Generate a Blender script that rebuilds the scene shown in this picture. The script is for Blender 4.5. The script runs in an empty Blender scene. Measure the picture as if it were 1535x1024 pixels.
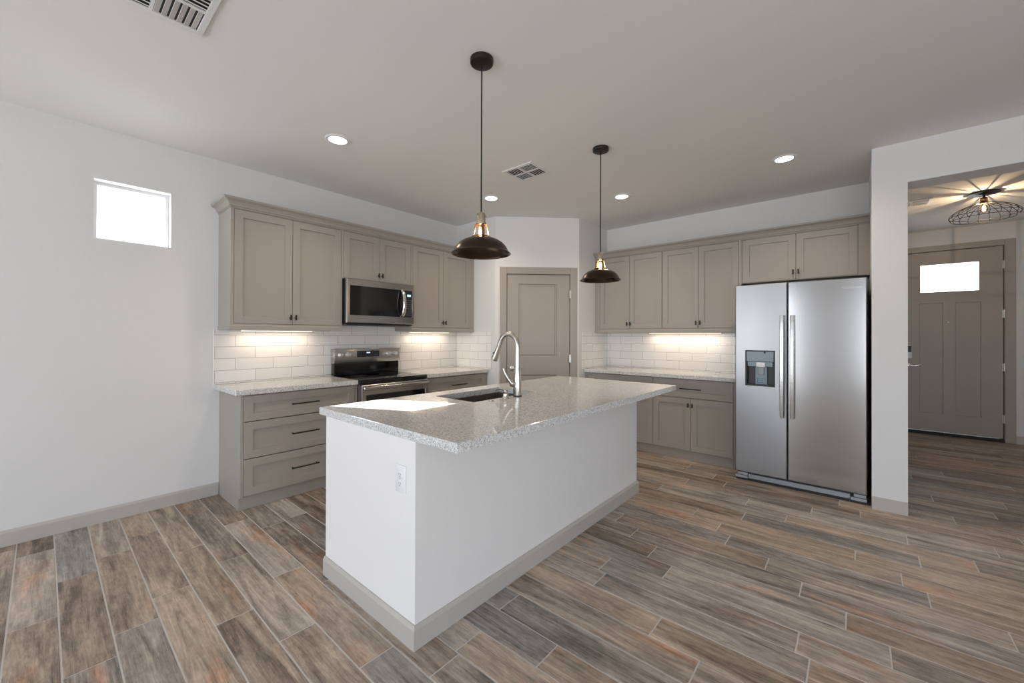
import bpy, bmesh, math, random
from mathutils import Vector, Matrix
random.seed(7)
S = bpy.context.scene
COL = S.collection
PI = math.pi

# ------------------------------------------------------------------ camera
H = 1.307
cd = bpy.data.cameras.new('camera'); cam = bpy.data.objects.new('camera', cd); COL.objects.link(cam)
W_, H_ = 1535.0, 1024.0
FPX, YAW, PITCH, ROLL, SY = 603.3, math.radians(40.6057), math.radians(.2452), math.radians(.1861), -11.24
F = Vector((math.cos(YAW)*math.cos(PITCH), math.sin(YAW)*math.cos(PITCH), math.sin(PITCH)))
R0 = Vector((math.sin(YAW), -math.cos(YAW), 0)); U0 = R0.cross(F)
Rv = math.cos(ROLL)*R0 + math.sin(ROLL)*U0
Uv = -math.sin(ROLL)*R0 + math.cos(ROLL)*U0
cam.matrix_world = Matrix(((Rv.x, Uv.x, -F.x, 0), (Rv.y, Uv.y, -F.y, 0), (Rv.z, Uv.z, -F.z, H), (0, 0, 0, 1)))
cd.sensor_width = 36; cd.sensor_fit = 'HORIZONTAL'; cd.lens = 36*FPX/W_
cd.shift_y = SY/W_; cd.clip_start = .02; cd.clip_end = 200
S.camera = cam

# ------------------------------------------------------------------ view, world, sun
S.view_settings.view_transform = 'Standard'
try: S.view_settings.look = 'None'
except Exception: pass
S.view_settings.gamma = 1.0
S.view_settings.use_curve_mapping = False
S.view_settings.exposure = 0.0
WORLD_STRENGTH = 7.2
SUN_STRENGTH = 26.0
wd = bpy.data.worlds.new('World'); S.world = wd; wd.use_nodes = True
bg = wd.node_tree.nodes['Background']
bg.inputs[1].default_value = WORLD_STRENGTH
_nt = wd.node_tree; _tc = _nt.nodes.new('ShaderNodeTexCoord'); _sp = _nt.nodes.new('ShaderNodeSeparateXYZ'); _rp = _nt.nodes.new('ShaderNodeValToRGB'); _mr = _nt.nodes.new('ShaderNodeMapRange')
_mr.inputs[1].default_value = -1; _mr.inputs[2].default_value = 1
_nt.links.new(_tc.outputs['Generated'], _sp.inputs[0]); _nt.links.new(_sp.outputs[2], _mr.inputs[0]); _nt.links.new(_mr.outputs[0], _rp.inputs[0]); _nt.links.new(_rp.outputs[0], bg.inputs[0])
_e = _rp.color_ramp.elements      # sunlit pale ground below the horizon, hazy sky above
_e[0].position = .47; _e[0].color = (.80, .83, .87, 1); _e[1].position = .53; _e[1].color = (.78, .86, .97, 1)
sl = bpy.data.lights.new('sun', 'SUN'); sun = bpy.data.objects.new('sun', sl); COL.objects.link(sun)
sl.energy = SUN_STRENGTH; sl.angle = .009; sl.color = (1, .96, .9)
sd = Vector((1.035, -2.27, -1.45)).normalized()
sun.rotation_euler = (-sd).to_track_quat('Z', 'Y').to_euler(); sun.location = (-2, 8, 6)
S.cycles.max_bounces = 10; S.cycles.diffuse_bounces = 6; S.cycles.glossy_bounces = 5
S.cycles.transmission_bounces = 6; S.cycles.transparent_max_bounces = 8
S.cycles.caustics_reflective = False; S.cycles.caustics_refractive = False
S.cycles.sample_clamp_indirect = 6.0; S.cycles.use_denoising = True

def portal(name, loc, d, sx, sz):
    l = bpy.data.lights.new(name, 'AREA'); o = bpy.data.objects.new(name, l); COL.objects.link(o)
    l.shape = 'RECTANGLE'; l.size = sx; l.size_y = sz; l.cycles.is_portal = True
    o.location = loc; o.rotation_euler = (-Vector(d)).to_track_quat('Z', 'Y').to_euler()
def area(name, loc, d, sx, sy, e, col=(1, 1, 1), parent=None, spread=PI):
    l = bpy.data.lights.new(name, 'AREA'); o = bpy.data.objects.new(name, l); COL.objects.link(o)
    l.shape = 'RECTANGLE'; l.size = sx; l.size_y = sy; l.energy = e; l.color = col; l.spread = spread
    o.location = loc; o.rotation_euler = (-Vector(d)).to_track_quat('Z', 'Y').to_euler()
    return o
# window openings that let the daylight in
WEST = -3.6; SOUTH = -3.6
WW = (1.3, 3.75, 0.02, 2.45)      # west glazed door y0,y1,z0,z1
WW2 = (-3.0, -.35, 0.2, 2.45)     # second west window, unseen, added for more light from that side
SW = (-2.6, 1.0, 0.03, 1.55)      # south window x0,x1,z0,z1; unseen, kept low to light the lower surfaces
portal('west_daylight', (WEST-.05, (WW[0]+WW[1])/2, (WW[2]+WW[3])/2), (1, 0, 0), WW[1]-WW[0], WW[3]-WW[2])
portal('west_daylight_low', (WEST-.05, (WW2[0]+WW2[1])/2, (WW2[2]+WW2[3])/2), (1, 0, 0), WW2[1]-WW2[0], WW2[3]-WW2[2])
portal('south_daylight', ((SW[0]+SW[1])/2, SOUTH-.05, (SW[2]+SW[3])/2), (0, 1, 0), SW[1]-SW[0], SW[3]-SW[2])

WARM = (1.0, .74, .48)
WARM2 = (1.0, .82, .62)
E_CAN, E_UNDER, E_PEND, E_ENTRY = 9.0, 2.1, 3.0, 11.0

# ------------------------------------------------------------------ materials
def newmat(name):
    m = bpy.data.materials.new(name); m.use_nodes = True
    return m, m.node_tree, m.node_tree.nodes['Principled BSDF']
def N(nt, t, **kw):
    n = nt.nodes.new(t)
    for k, v in kw.items(): setattr(n, k, v)
    return n
def plain(name, col, rough=.5, metal=0, spec=.5, bump=0, bscale=200, coat=0):
    m, nt, b = newmat(name)
    b.inputs['Base Color'].default_value = (*col, 1); b.inputs['Roughness'].default_value = rough
    b.inputs['Metallic'].default_value = metal; b.inputs['Specular IOR Level'].default_value = spec
    b.inputs['Coat Weight'].default_value = coat
    tc = N(nt, 'ShaderNodeTexCoord'); no = N(nt, 'ShaderNodeTexNoise'); no.inputs['Scale'].default_value = bscale
    no.inputs['Detail'].default_value = 3
    nt.links.new(tc.outputs['Object'], no.inputs['Vector'])
    # faint tonal variation
    mx = N(nt, 'ShaderNodeMix', data_type='RGBA', blend_type='MULTIPLY'); mx.inputs[0].default_value = .06
    mx.inputs[6].default_value = (*col, 1); nt.links.new(no.outputs['Fac'], mx.inputs[7]); nt.links.new(mx.outputs[2], b.inputs['Base Color'])
    if bump:
        bp = N(nt, 'ShaderNodeBump'); bp.inputs['Strength'].default_value = bump; bp.inputs['Distance'].default_value = .002
        nt.links.new(no.outputs['Fac'], bp.inputs['Height']); nt.links.new(bp.outputs[0], b.inputs['Normal'])
    return m
def emit(name, col, s):
    m, nt, b = newmat(name); b.inputs['Base Color'].default_value = (*col, 1)
    b.inputs['Emission Color'].default_value = (*col, 1); b.inputs['Emission Strength'].default_value = s
    return m
M = {}
M['wall'] = plain('wall paint', (.74, .735, .73), .8, bump=.06, bscale=140)
M['ceil'] = plain('ceiling paint', (.82, .815, .80), .9, bump=.08, bscale=120)
M['greige'] = plain('greige paint', (.355, .325, .288), .42)
M['trim'] = plain('greige trim paint', (.48, .455, .42), .45)
M['door'] = plain('greige door paint', (.355, .32, .28), .42)
M['island'] = plain('island paint', (.80, .785, .77), .7, bump=.05, bscale=140)
M['white'] = plain('white plastic', (.82, .82, .82), .35)
M['vinyl'] = plain('white vinyl', (.82, .83, .84), .35)
M['black'] = plain('black metal', (.012, .012, .013), .38, metal=.3)
M['blackplastic'] = plain('black plastic', (.014, .014, .016), .4)
M['dark'] = plain('dark grey steel', (.09, .09, .095), .5, metal=.4)
M['bronze'] = plain('dark bronze', (.066, .046, .034), .27, metal=1)
M['canopy'] = plain('black bronze', (.020, .016, .013), .4, metal=.5)
M['copper'] = plain('copper bronze', (.30, .17, .10), .28, metal=.9)
M['brass'] = plain('antique brass', (.50, .43, .30), .35, metal=.9)
M['nickel'] = plain('brushed nickel', (.58, .55, .51), .26, metal=1)
M['chrome'] = plain('satin chrome', (.75, .75, .75), .15, metal=1)
M['knob'] = plain('satin knob', (.82, .81, .79), .38, metal=.6)
M['hinge'] = plain('hinge steel', (.55, .53, .5), .35, metal=.9)
M['greyplastic'] = plain('grey plastic', (.32, .34, .37), .4)
M['blueplastic'] = plain('blue grey plastic', (.20, .27, .31), .3)
M['rubber'] = plain('black rubber', (.015, .015, .017), .7)
M['blackglass'] = plain('black glass', (.008, .008, .009), .06, spec=.6)
M['vent'] = plain('vent white enamel', (.74, .74, .73), .45)
M['ventdark'] = plain('duct dark', (.03, .03, .03), .8)
M['sunkdark'] = plain('dark opening', (.02, .02, .02), .8)
M['can'] = emit('led lens', (1, .93, .82), 6)
M['strip'] = emit('led strip', (1, .84, .64), 3)
M['bulb'] = emit('warm filament', (1, .55, .22), 60)
M['blue'] = emit('blue digits', (.45, .65, 1), 1.2)
M['conc'] = plain('sun block stucco', (.5, .47, .43), .9)

def stainless(name, wave=0.0, base=(.60, .585, .565), rough=.24):
    m, nt, b = newmat(name)
    b.inputs['Metallic'].default_value = 1; b.inputs['Base Color'].default_value = (*base, 1)
    b.inputs['Roughness'].default_value = rough
    tc = N(nt, 'ShaderNodeTexCoord'); mp = N(nt, 'ShaderNodeMapping'); mp.inputs['Scale'].default_value = (900, 900, 6)
    no = N(nt, 'ShaderNodeTexNoise'); no.inputs['Scale'].default_value = 1; no.inputs['Detail'].default_value = 2
    nt.links.new(tc.outputs['Object'], mp.inputs[0]); nt.links.new(mp.outputs[0], no.inputs['Vector'])
    if not wave:
        mr = N(nt, 'ShaderNodeMapRange'); mr.inputs[3].default_value = rough-.02; mr.inputs[4].default_value = rough+.03
        nt.links.new(no.outputs['Fac'], mr.inputs[0]); nt.links.new(mr.outputs[0], b.inputs['Roughness'])
    if wave:
        mp2 = N(nt, 'ShaderNodeMapping'); mp2.inputs['Scale'].default_value = (4, 4, .9)
        n2 = N(nt, 'ShaderNodeTexNoise'); n2.inputs['Scale'].default_value = 1; n2.inputs['Detail'].default_value = 0
        nt.links.new(tc.outputs['Object'], mp2.inputs[0]); nt.links.new(mp2.outputs[0], n2.inputs['Vector'])
        bp = N(nt, 'ShaderNodeBump'); bp.inputs['Strength'].default_value = 1; bp.inputs['Distance'].default_value = wave
        nt.links.new(n2.outputs['Fac'], bp.inputs['Height']); nt.links.new(bp.outputs[0], b.inputs['Normal'])
    return m
M['steel'] = stainless('stainless steel', base=(.52, .505, .485), rough=.2)
M['steeldoor'] = stainless('stainless fridge door plain', base=(.50, .495, .49), rough=.16)
M['steelwavedim'] = stainless('stainless fridge door', wave=.010, base=(.34, .338, .34), rough=.35)  # left door: same steel, colour darkened to dim the window's reflection
M['steelsink'] = stainless('sink steel', base=(.30, .27, .24), rough=.4)

def quartz():
    m, nt, b = newmat('speckled quartz')
    b.inputs['Roughness'].default_value = .08; b.inputs['Specular IOR Level'].default_value = .6
    tc = N(nt, 'ShaderNodeTexCoord')
    def vor(scale, rnd=1):
        v = N(nt, 'ShaderNodeTexVoronoi'); v.inputs['Scale'].default_value = scale
        nt.links.new(tc.outputs['Object'], v.inputs['Vector']); return v
    v1 = vor(230); v2 = vor(420)
    sep1 = N(nt, 'ShaderNodeSeparateColor'); nt.links.new(v1.outputs['Color'], sep1.inputs[0])
    sep2 = N(nt, 'ShaderNodeSeparateColor'); nt.links.new(v2.outputs['Color'], sep2.inputs[0])
    r1 = N(nt, 'ShaderNodeValToRGB'); r1.color_ramp.interpolation = 'CONSTANT'
    e = r1.color_ramp.elements
    e[0].position = 0; e[0].color = (.13, .125, .115, 1)
    e[1].position = .14; e[1].color = (.30, .295, .275, 1)
    for p, c in ((.30, (.60, .60, .59)), (.55, (.72, .72, .71)), (.8, (.86, .86, .855))):
        k = e.new(p); k.color = (*c, 1)
    nt.links.new(sep1.outputs[0], r1.inputs[0])
    r2 = N(nt, 'ShaderNodeValToRGB'); r2.color_ramp.interpolation = 'CONSTANT'
    e = r2.color_ramp.elements
    e[0].position = 0; e[0].color = (.2, .195, .18, 1); e[1].position = .12; e[1].color = (.62, .62, .61, 1)
    k = e.new(.6); k.color = (.80, .80, .795, 1)
    nt.links.new(sep2.outputs[1], r2.inputs[0])
    mx = N(nt, 'ShaderNodeMix', data_type='RGBA'); mx.inputs[0].default_value = .5
    nt.links.new(r1.outputs[0], mx.inputs[6]); nt.links.new(r2.outputs[0], mx.inputs[7])
    nt.links.new(mx.outputs[2], b.inputs['Base Color'])
    return m
M['quartz'] = quartz()

def tile(name, x0, bw):
    m, nt, b = newmat(name)
    tc = N(nt, 'ShaderNodeTexCoord'); sp = N(nt, 'ShaderNodeSeparateXYZ'); cb = N(nt, 'ShaderNodeCombineXYZ')
    nt.links.new(tc.outputs['Object'], sp.inputs[0])
    ax = N(nt, 'ShaderNodeMath', operation='SUBTRACT'); ax.inputs[1].default_value = x0-20*bw
    az = N(nt, 'ShaderNodeMath', operation='SUBTRACT'); az.inputs[1].default_value = 1.306-.098*10
    nt.links.new(sp.outputs[0], ax.inputs[0]); nt.links.new(sp.outputs[2], az.inputs[0])
    nt.links.new(ax.outputs[0], cb.inputs[0]); nt.links.new(az.outputs[0], cb.inputs[1])
    br = N(nt, 'ShaderNodeTexBrick'); br.offset = .5; br.offset_frequency = 2
    br.inputs['Scale'].default_value = 1; br.inputs['Brick Width'].default_value = bw; br.inputs['Row Height'].default_value = .098
    br.inputs['Mortar Size'].default_value = .0017; br.inputs['Mortar Smooth'].default_value = .2; br.inputs['Bias'].default_value = 0
    br.inputs['Color1'].default_value = (.82, .80, .78, 1); br.inputs['Color2'].default_value = (.78, .765, .745, 1)
    br.inputs['Mortar'].default_value = (.36, .345, .33, 1)
    nt.links.new(cb.outputs[0], br.inputs['Vector']); nt.links.new(br.outputs['Color'], b.inputs['Base Color'])
    inv = N(nt, 'ShaderNodeMath', operation='SUBTRACT'); inv.inputs[0].default_value = 1; nt.links.new(br.outputs['Fac'], inv.inputs[1])
    bp = N(nt, 'ShaderNodeBump'); bp.inputs['Strength'].default_value = .6; bp.inputs['Distance'].default_value = .0015
    nt.links.new(inv.outputs[0], bp.inputs['Height']); nt.links.new(bp.outputs[0], b.inputs['Normal'])
    b.inputs['Roughness'].default_value = .16
    return m

def planks():
    m, nt, b = newmat('wood look tile')
    at = N(nt, 'ShaderNodeAttribute', attribute_name='pid'); sp = N(nt, 'ShaderNodeSeparateColor'); nt.links.new(at.outputs['Color'], sp.inputs[0])
    tc = N(nt, 'ShaderNodeTexCoord')
    off = N(nt, 'ShaderNodeVectorMath', operation='SCALE'); off.inputs[3].default_value = 37
    nt.links.new(at.outputs['Vector'], off.inputs[0])
    ad = N(nt, 'ShaderNodeVectorMath', operation='ADD'); nt.links.new(tc.outputs['Object'], ad.inputs[0]); nt.links.new(off.outputs[0], ad.inputs[1])
    def noise(sc, detail=4, rough=.6, dist=0):
        mp = N(nt, 'ShaderNodeMapping'); mp.inputs['Scale'].default_value = sc
        nt.links.new(ad.outputs[0], mp.inputs[0])
        n = N(nt, 'ShaderNodeTexNoise'); n.inputs['Scale'].default_value = 1; n.inputs['Detail'].default_value = detail
        n.inputs['Roughness'].default_value = rough; n.inputs['Distortion'].default_value = dist
        nt.links.new(mp.outputs[0], n.inputs['Vector']); return n
    n1 = noise((19, 1.7, 1), 7, .66, .8)        # broad streaks
    n2 = noise((150, 7, 1), 8, .78, .3)         # fine grain
    n5 = noise((48, 20, 1), 6, .7, .5)          # weathered speckle
    n3 = noise((6, 1.8, 1), 4, .55, .5)         # stains
    n4 = noise((8, 2.2, 1), 4, .6, .5)          # dark patches
    a1 = N(nt, 'ShaderNodeMath', operation='MULTIPLY_ADD'); nt.links.new(sp.outputs[0], a1.inputs[0]); a1.inputs[1].default_value = .17
    nt.links.new(n1.outputs['Fac'], a1.inputs[2])
    a3 = N(nt, 'ShaderNodeMath', operation='MULTIPLY_ADD'); nt.links.new(n5.outputs['Fac'], a3.inputs[0]); a3.inputs[1].default_value = .35
    nt.links.new(a1.outputs[0], a3.inputs[2])
    a2 = N(nt, 'ShaderNodeMath', operation='MULTIPLY_ADD'); nt.links.new(n2.outputs['Fac'], a2.inputs[0]); a2.inputs[1].default_value = .55
    nt.links.new(a3.outputs[0], a2.inputs[2])
    rp = N(nt, 'ShaderNodeValToRGB'); e = rp.color_ramp.elements
    e[0].color = (.052, .039, .031, 1)
    e[1].color = (.66, .53, .42, 1)
    mr0 = N(nt, 'ShaderNodeMapRange'); mr0.inputs[1].default_value = .66; mr0.inputs[2].default_value = 1.34
    nt.links.new(a2.outputs[0], mr0.inputs[0])
    e[0].position = .05; e[1].position = .97
    for p, c in ((.28, (.140, .105, .080)), (.48, (.285, .220, .170)), (.70, (.45, .355, .275))):
        k = e.new(p); k.color = (*c, 1)
    nt.links.new(mr0.outputs[0], rp.inputs[0])
    # cool grey planks
    g = N(nt, 'ShaderNodeMix', data_type='RGBA', blend_type='MIX')
    hs = N(nt, 'ShaderNodeHueSaturation'); hs.inputs['Saturation'].default_value = .30; hs.inputs['Value'].default_value = .95
    nt.links.new(rp.outputs[0], hs.inputs['Color'])
    mg = N(nt, 'ShaderNodeMapRange'); mg.inputs[1].default_value = .35; mg.inputs[2].default_value = 1.1
    nt.links.new(sp.outputs[1], mg.inputs[0]); nt.links.new(mg.outputs[0], g.inputs[0])
    nt.links.new(rp.outputs[0], g.inputs[6]); nt.links.new(hs.outputs[0], g.inputs[7])
    # orange stains
    o = N(nt, 'ShaderNodeMix', data_type='RGBA', blend_type='MIX'); mo = N(nt, 'ShaderNodeMapRange')
    mo.inputs[1].default_value = .58; mo.inputs[2].default_value = .80; mo.inputs[4].default_value = .75
    nt.links.new(n3.outputs['Fac'], mo.inputs[0]); nt.links.new(mo.outputs[0], o.inputs[0])
    oc = N(nt, 'ShaderNodeMix', data_type='RGBA', blend_type='MULTIPLY'); oc.inputs[0].default_value = 1
    oc.inputs[7].default_value = (1.65, .92, .56, 1); nt.links.new(rp.outputs[0], oc.inputs[6])
    nt.links.new(g.outputs[2], o.inputs[6]); nt.links.new(oc.outputs[2], o.inputs[7])
    # dark greenish grey patches
    d = N(nt, 'ShaderNodeMix', data_type='RGBA', blend_type='MULTIPLY'); md = N(nt, 'ShaderNodeMapRange')
    md.inputs[1].default_value = .52; md.inputs[2].default_value = .75; md.inputs[4].default_value = .75
    nt.links.new(n4.outputs['Fac'], md.inputs[0]); nt.links.new(md.outputs[0], d.inputs[0])
    d.inputs[7].default_value = (.46, .50, .50, 1); nt.links.new(o.outputs[2], d.inputs[6])
    nt.links.new(d.outputs[2], b.inputs['Base Color'])
    mr = N(nt, 'ShaderNodeMapRange'); mr.inputs[3].default_value = .34; mr.inputs[4].default_value = .52
    nt.links.new(n1.outputs['Fac'], mr.inputs[0]); nt.links.new(mr.outputs[0], b.inputs['Roughness'])
    bp = N(nt, 'ShaderNodeBump'); bp.inputs['Strength'].default_value = .25; bp.inputs['Distance'].default_value = .001
    nt.links.new(n2.outputs['Fac'], bp.inputs['Height']); nt.links.new(bp.outputs[0], b.inputs['Normal'])
    return m
M['planks'] = planks()
M['grout'] = plain('light grout', (.62, .605, .59), .8)

def glass(name, tint=(1, 1, 1), refl=.06):
    m, nt, b = newmat(name); nt.nodes.remove(b)
    out = nt.nodes['Material Output']
    t = N(nt, 'ShaderNodeBsdfTransparent'); t.inputs[0].default_value = (*tint, 1)
    g = N(nt, 'ShaderNodeBsdfGlossy'); g.inputs['Roughness'].default_value = .02
    lw = N(nt, 'ShaderNodeLayerWeight'); lw.inputs[0].default_value = .25
    ml = N(nt, 'ShaderNodeMath', operation='MULTIPLY'); ml.inputs[1].default_value = .5
    nt.links.new(lw.outputs['Fresnel'], ml.inputs[0])
    mx = N(nt, 'ShaderNodeMixShader'); nt.links.new(ml.outputs[0], mx.inputs[0])
    nt.links.new(t.outputs[0], mx.inputs[1]); nt.links.new(g.outputs[0], mx.inputs[2]); nt.links.new(mx.outputs[0], out.inputs[0])
    return m
M['glass'] = glass('window glass')
M['bulbglass'] = glass('clear bulb glass', (1, .97, .92))

# ------------------------------------------------------------------ mesh builder
class MB:
    def __init__(s): s.bm = bmesh.new(); s.smooth = False
    def _merge(s, t, smooth=False, recalc=True):
        if recalc: bmesh.ops.recalc_face_normals(t, faces=t.faces[:])
        for f in t.faces: f.smooth = smooth
        if smooth: s.smooth = True
        me = bpy.data.meshes.new('tmp'); t.to_mesh(me); t.free(); s.bm.from_mesh(me); bpy.data.meshes.remove(me)
    def box(s, x0, x1, y0, y1, z0, z1, bev=0, seg=1):
        t = bmesh.new(); bmesh.ops.create_cube(t, size=1)
        for v in t.verts:
            v.co = ((x0+x1)/2+v.co.x*(x1-x0), (y0+y1)/2+v.co.y*(y1-y0), (z0+z1)/2+v.co.z*(z1-z0))
        if bev: bmesh.ops.bevel(t, geom=t.edges[:], offset=bev, segments=seg, affect='EDGES', profile=.5)
        s._merge(t, smooth=bev > 0 and seg > 1); return s
    def face(s, pts, hint):
        vs = [s.bm.verts.new(p) for p in pts]; f = s.bm.faces.new(vs); f.normal_update()
        if f.normal.dot(Vector(hint)) < 0: f.normal_flip()
        return f
    def panel(s, x0, x1, z0, z1, yf, yb, rects=(), ch=.0015):
        """slab whose front (facing -y) holds stepped recesses; rect=(x0,x1,z0,z1,[(inset,dy),...])"""
        a0, a1, b0, b1 = x0+ch, x1-ch, z0+ch, z1-ch
        for (p, q, n) in (((a0, b0), (a1, b0), (0, 0, -1)), ((a0, b1), (a1, b1), (0, 0, 1)), ((a0, b0), (a0, b1), (-1, 0, 0)), ((a1, b0), (a1, b1), (1, 0, 0))):
            o = lambda c: (x0 if c[0] == a0 else x1, z0 if c[1] == b0 else z1)
            P, Q = o(p), o(q)
            if ch: s.face([(p[0], yf, p[1]), (q[0], yf, q[1]), (Q[0], yf+ch, Q[1]), (P[0], yf+ch, P[1])], (n[0], -1, n[2]))
            s.face([(P[0], yf+ch, P[1]), (Q[0], yf+ch, Q[1]), (Q[0], yb, Q[1]), (P[0], yb, P[1])], n)
        s.face([(x0, yb, z0), (x1, yb, z0), (x1, yb, z1), (x0, yb, z1)], (0, 1, 0))
        xs = sorted({a0, a1, *[r[0] for r in rects], *[r[1] for r in rects]}); zs = sorted({b0, b1, *[r[2] for r in rects], *[r[3] for r in rects]})
        for i in range(len(xs)-1):
            for j in range(len(zs)-1):
                cx, cz = (xs[i]+xs[i+1])/2, (zs[j]+zs[j+1])/2
                if any(r[0] < cx < r[1] and r[2] < cz < r[3] for r in rects): continue
                s.face([(xs[i], yf, zs[j]), (xs[i+1], yf, zs[j]), (xs[i+1], yf, zs[j+1]), (xs[i], yf, zs[j+1])], (0, -1, 0))
        for r in rects:
            pi, py = 0, yf
            for (ins, dy) in r[4]:
                y = yf+dy
                A = [(r[0]+pi, py, r[2]+pi), (r[1]-pi, py, r[2]+pi), (r[1]-pi, py, r[3]-pi), (r[0]+pi, py, r[3]-pi)]
                B = [(r[0]+ins, y, r[2]+ins), (r[1]-ins, y, r[2]+ins), (r[1]-ins, y, r[3]-ins), (r[0]+ins, y, r[3]-ins)]
                c = Vector(((r[0]+r[1])/2, 0, (r[2]+r[3])/2))
                for k in range(4):
                    l = (k+1) % 4; mid = (Vector(A[k])+Vector(A[l]))/2; inw = Vector((c.x-mid.x, 0, c.z-mid.z))
                    inw = Vector((0, 0, math.copysign(1, inw.z))) if k in (0, 2) else Vector((math.copysign(1, inw.x), 0, 0))
                    if y < py: inw = -inw
                    s.face([A[k], A[l], B[l], B[k]], (inw.x, -.5 if ins != pi else 0, inw.z))
                pi, py = ins, y
            s.face([(r[0]+pi, py, r[2]+pi), (r[1]-pi, py, r[2]+pi), (r[1]-pi, py, r[3]-pi), (r[0]+pi, py, r[3]-pi)], (0, -1, 0))
        return s
    def lathe(s, prof, c=(0, 0, 0), seg=32, axis='z', smooth=True, closed=False):
        t = bmesh.new(); rings = []
        for (r, z) in prof:
            if r < 1e-6: rings.append([t.verts.new((0, 0, z))]); continue
            rings.append([t.verts.new((r*math.cos(2*PI*k/seg), r*math.sin(2*PI*k/seg), z)) for k in range(seg)])
        prs = list(zip(rings[:-1], rings[1:]))
        if closed: prs.append((rings[-1], rings[0]))
        for A, B in prs:
            for k in range(seg):
                l = (k+1) % seg
                if len(A) == 1 and len(B) == 1: continue
                if len(A) == 1: t.faces.new((A[0], B[k], B[l]))
                elif len(B) == 1: t.faces.new((A[k], A[l], B[0]))
                else: t.faces.new((A[k], A[l], B[l], B[k]))
        if not closed:
            for rg in (rings[0], rings[-1]):
                if len(rg) > 2: t.faces.new(rg)
        if axis == 'y':      # local z -> -y (towards the viewer)
            for v in t.verts: v.co = (v.co.x, -v.co.z, v.co.y)
        elif axis == 'x':
            for v in t.verts: v.co = (v.co.z, v.co.x, v.co.y)
        for v in t.verts: v.co += Vector(c)
        s._merge(t, smooth); return s
    def tube(s, pts, rad, seg=12, smooth=True, loop=False, sub=0, sq=None):
        P = [Vector(p) for p in pts]; Rr = list(rad) if hasattr(rad, '__len__') else [rad]*len(P)
        if sub:
            Q, T = [], []
            n = len(P)
            for i in range(n-1):
                p0, p1, p2, p3 = P[max(i-1, 0)], P[i], P[i+1], P[min(i+2, n-1)]
                for k in range(sub):
                    u = k/sub
                    Q.append(.5*((2*p1)+(-p0+p2)*u+(2*p0-5*p1+4*p2-p3)*u*u+(-p0+3*p1-3*p2+p3)*u**3)); T.append(Rr[i]*(1-u)+Rr[i+1]*u)
            Q.append(P[-1]); T.append(Rr[-1]); P, Rr = Q, T
        t = bmesh.new(); n = len(P); rings = []; up = None
        for i in range(n):
            a = P[(i-1) % n] if (loop or i > 0) else P[i]; b = P[(i+1) % n] if (loop or i < n-1) else P[i]
            d = (b-a).normalized()
            if up is None:
                up = Vector((0, 0, 1)) if abs(d.z) < .9 else Vector((1, 0, 0))
            x = (up-d*up.dot(d)).normalized(); y = d.cross(x); up = x
            kx, ky = sq or (1, 1)
            rings.append([t.verts.new(P[i]+(x*math.cos(2*PI*k/seg)*kx+y*math.sin(2*PI*k/seg)*ky)*Rr[i]) for k in range(seg)])
        for i in range(n if loop else n-1):
            A, B = rings[i], rings[(i+1) % n]
            for k in range(seg): t.faces.new((A[k], A[(k+1) % seg], B[(k+1) % seg], B[k]))
        if not loop: t.faces.new(rings[0]); t.faces.new(rings[-1])
        s._merge(t, smooth); return s
    def sweep(s, path, prof):
        """mitred sweep of a (out, z) profile along an XY polyline; out = to the left of travel"""
        t = bmesh.new(); n = len(path); P = [Vector((p[0], p[1])) for p in path]; rings = []
        for i in range(n):
            nn = []
            if i > 0: d = (P[i]-P[i-1]).normalized(); nn.append(Vector((-d.y, d.x)))
            if i < n-1: d = (P[i+1]-P[i]).normalized(); nn.append(Vector((-d.y, d.x)))
            m = nn[0] if len(nn) == 1 else (nn[0]+nn[1])/(1+nn[0].dot(nn[1]))
            rings.append([t.verts.new((P[i].x+m.x*o, P[i].y+m.y*o, z)) for o, z in prof])
        k = len(prof)
        for i in range(n-1):
            for j in range(k): t.faces.new((rings[i][j], rings[i][(j+1) % k], rings[i+1][(j+1) % k], rings[i+1][j]))
        t.faces.new(rings[0]); t.faces.new(rings[-1])
        s._merge(t); return s
    def prism(s, poly, z0, z1, bev=0):
        t = bmesh.new(); a = [t.verts.new((x, y, z0)) for x, y in poly]; b = [t.verts.new((x, y, z1)) for x, y in poly]
        t.faces.new(a); t.faces.new(b); n = len(a)
        for i in range(n): t.faces.new((a[i], a[(i+1) % n], b[(i+1) % n], b[i]))
        s._merge(t); return s
    def build(s, name, mat, parent=None, loc=None, rot=0):
        me = bpy.data.meshes.new(name); s.bm.to_mesh(me); s.bm.free()
        me.materials.append(mat)
        if s.smooth:
            try: me.set_sharp_from_angle(angle=math.radians(35))
            except Exception: pass
        o = bpy.data.objects.new(name, me); COL.objects.link(o)
        if parent: o.parent = parent
        if loc: o.location = loc
        if rot: o.rotation_euler = (0, 0, rot)
        return o

def tag(o, label, cat, group=None):
    o['label'] = label; o['category'] = cat
    if group: o['group'] = group
    return o
def thing(name, label, cat, loc=(0, 0, 0), rot=0, group=None):
    o = bpy.data.objects.new(name, None); COL.objects.link(o); o.empty_display_size = .05
    o.location = loc; o.rotation_euler = (0, 0, rot)
    return tag(o, label, cat, group)
def struct(mb, name, mat, loc=None, rot=0):
    o = mb.build(name, mat, None, loc, rot); o['kind'] = 'structure'; return o
RL, RR, RD = 0, -PI/2, -PI/4       # facing -Y, facing -X, the diagonal pantry wall

# ------------------------------------------------------------------ key dimensions
YL, XP, XR, YP2, CE = 3.988, 3.535, 4.978, 2.576, 2.741
XC, CY0, CY1 = 4.1145, -.085, -.282          # column face and its two sides
XE = 7.775                                   # far wall of the entry hall
DA = Vector((3.535, 3.300)); DB = Vector((4.259, 2.576)); DL = (DB-DA).length

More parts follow.
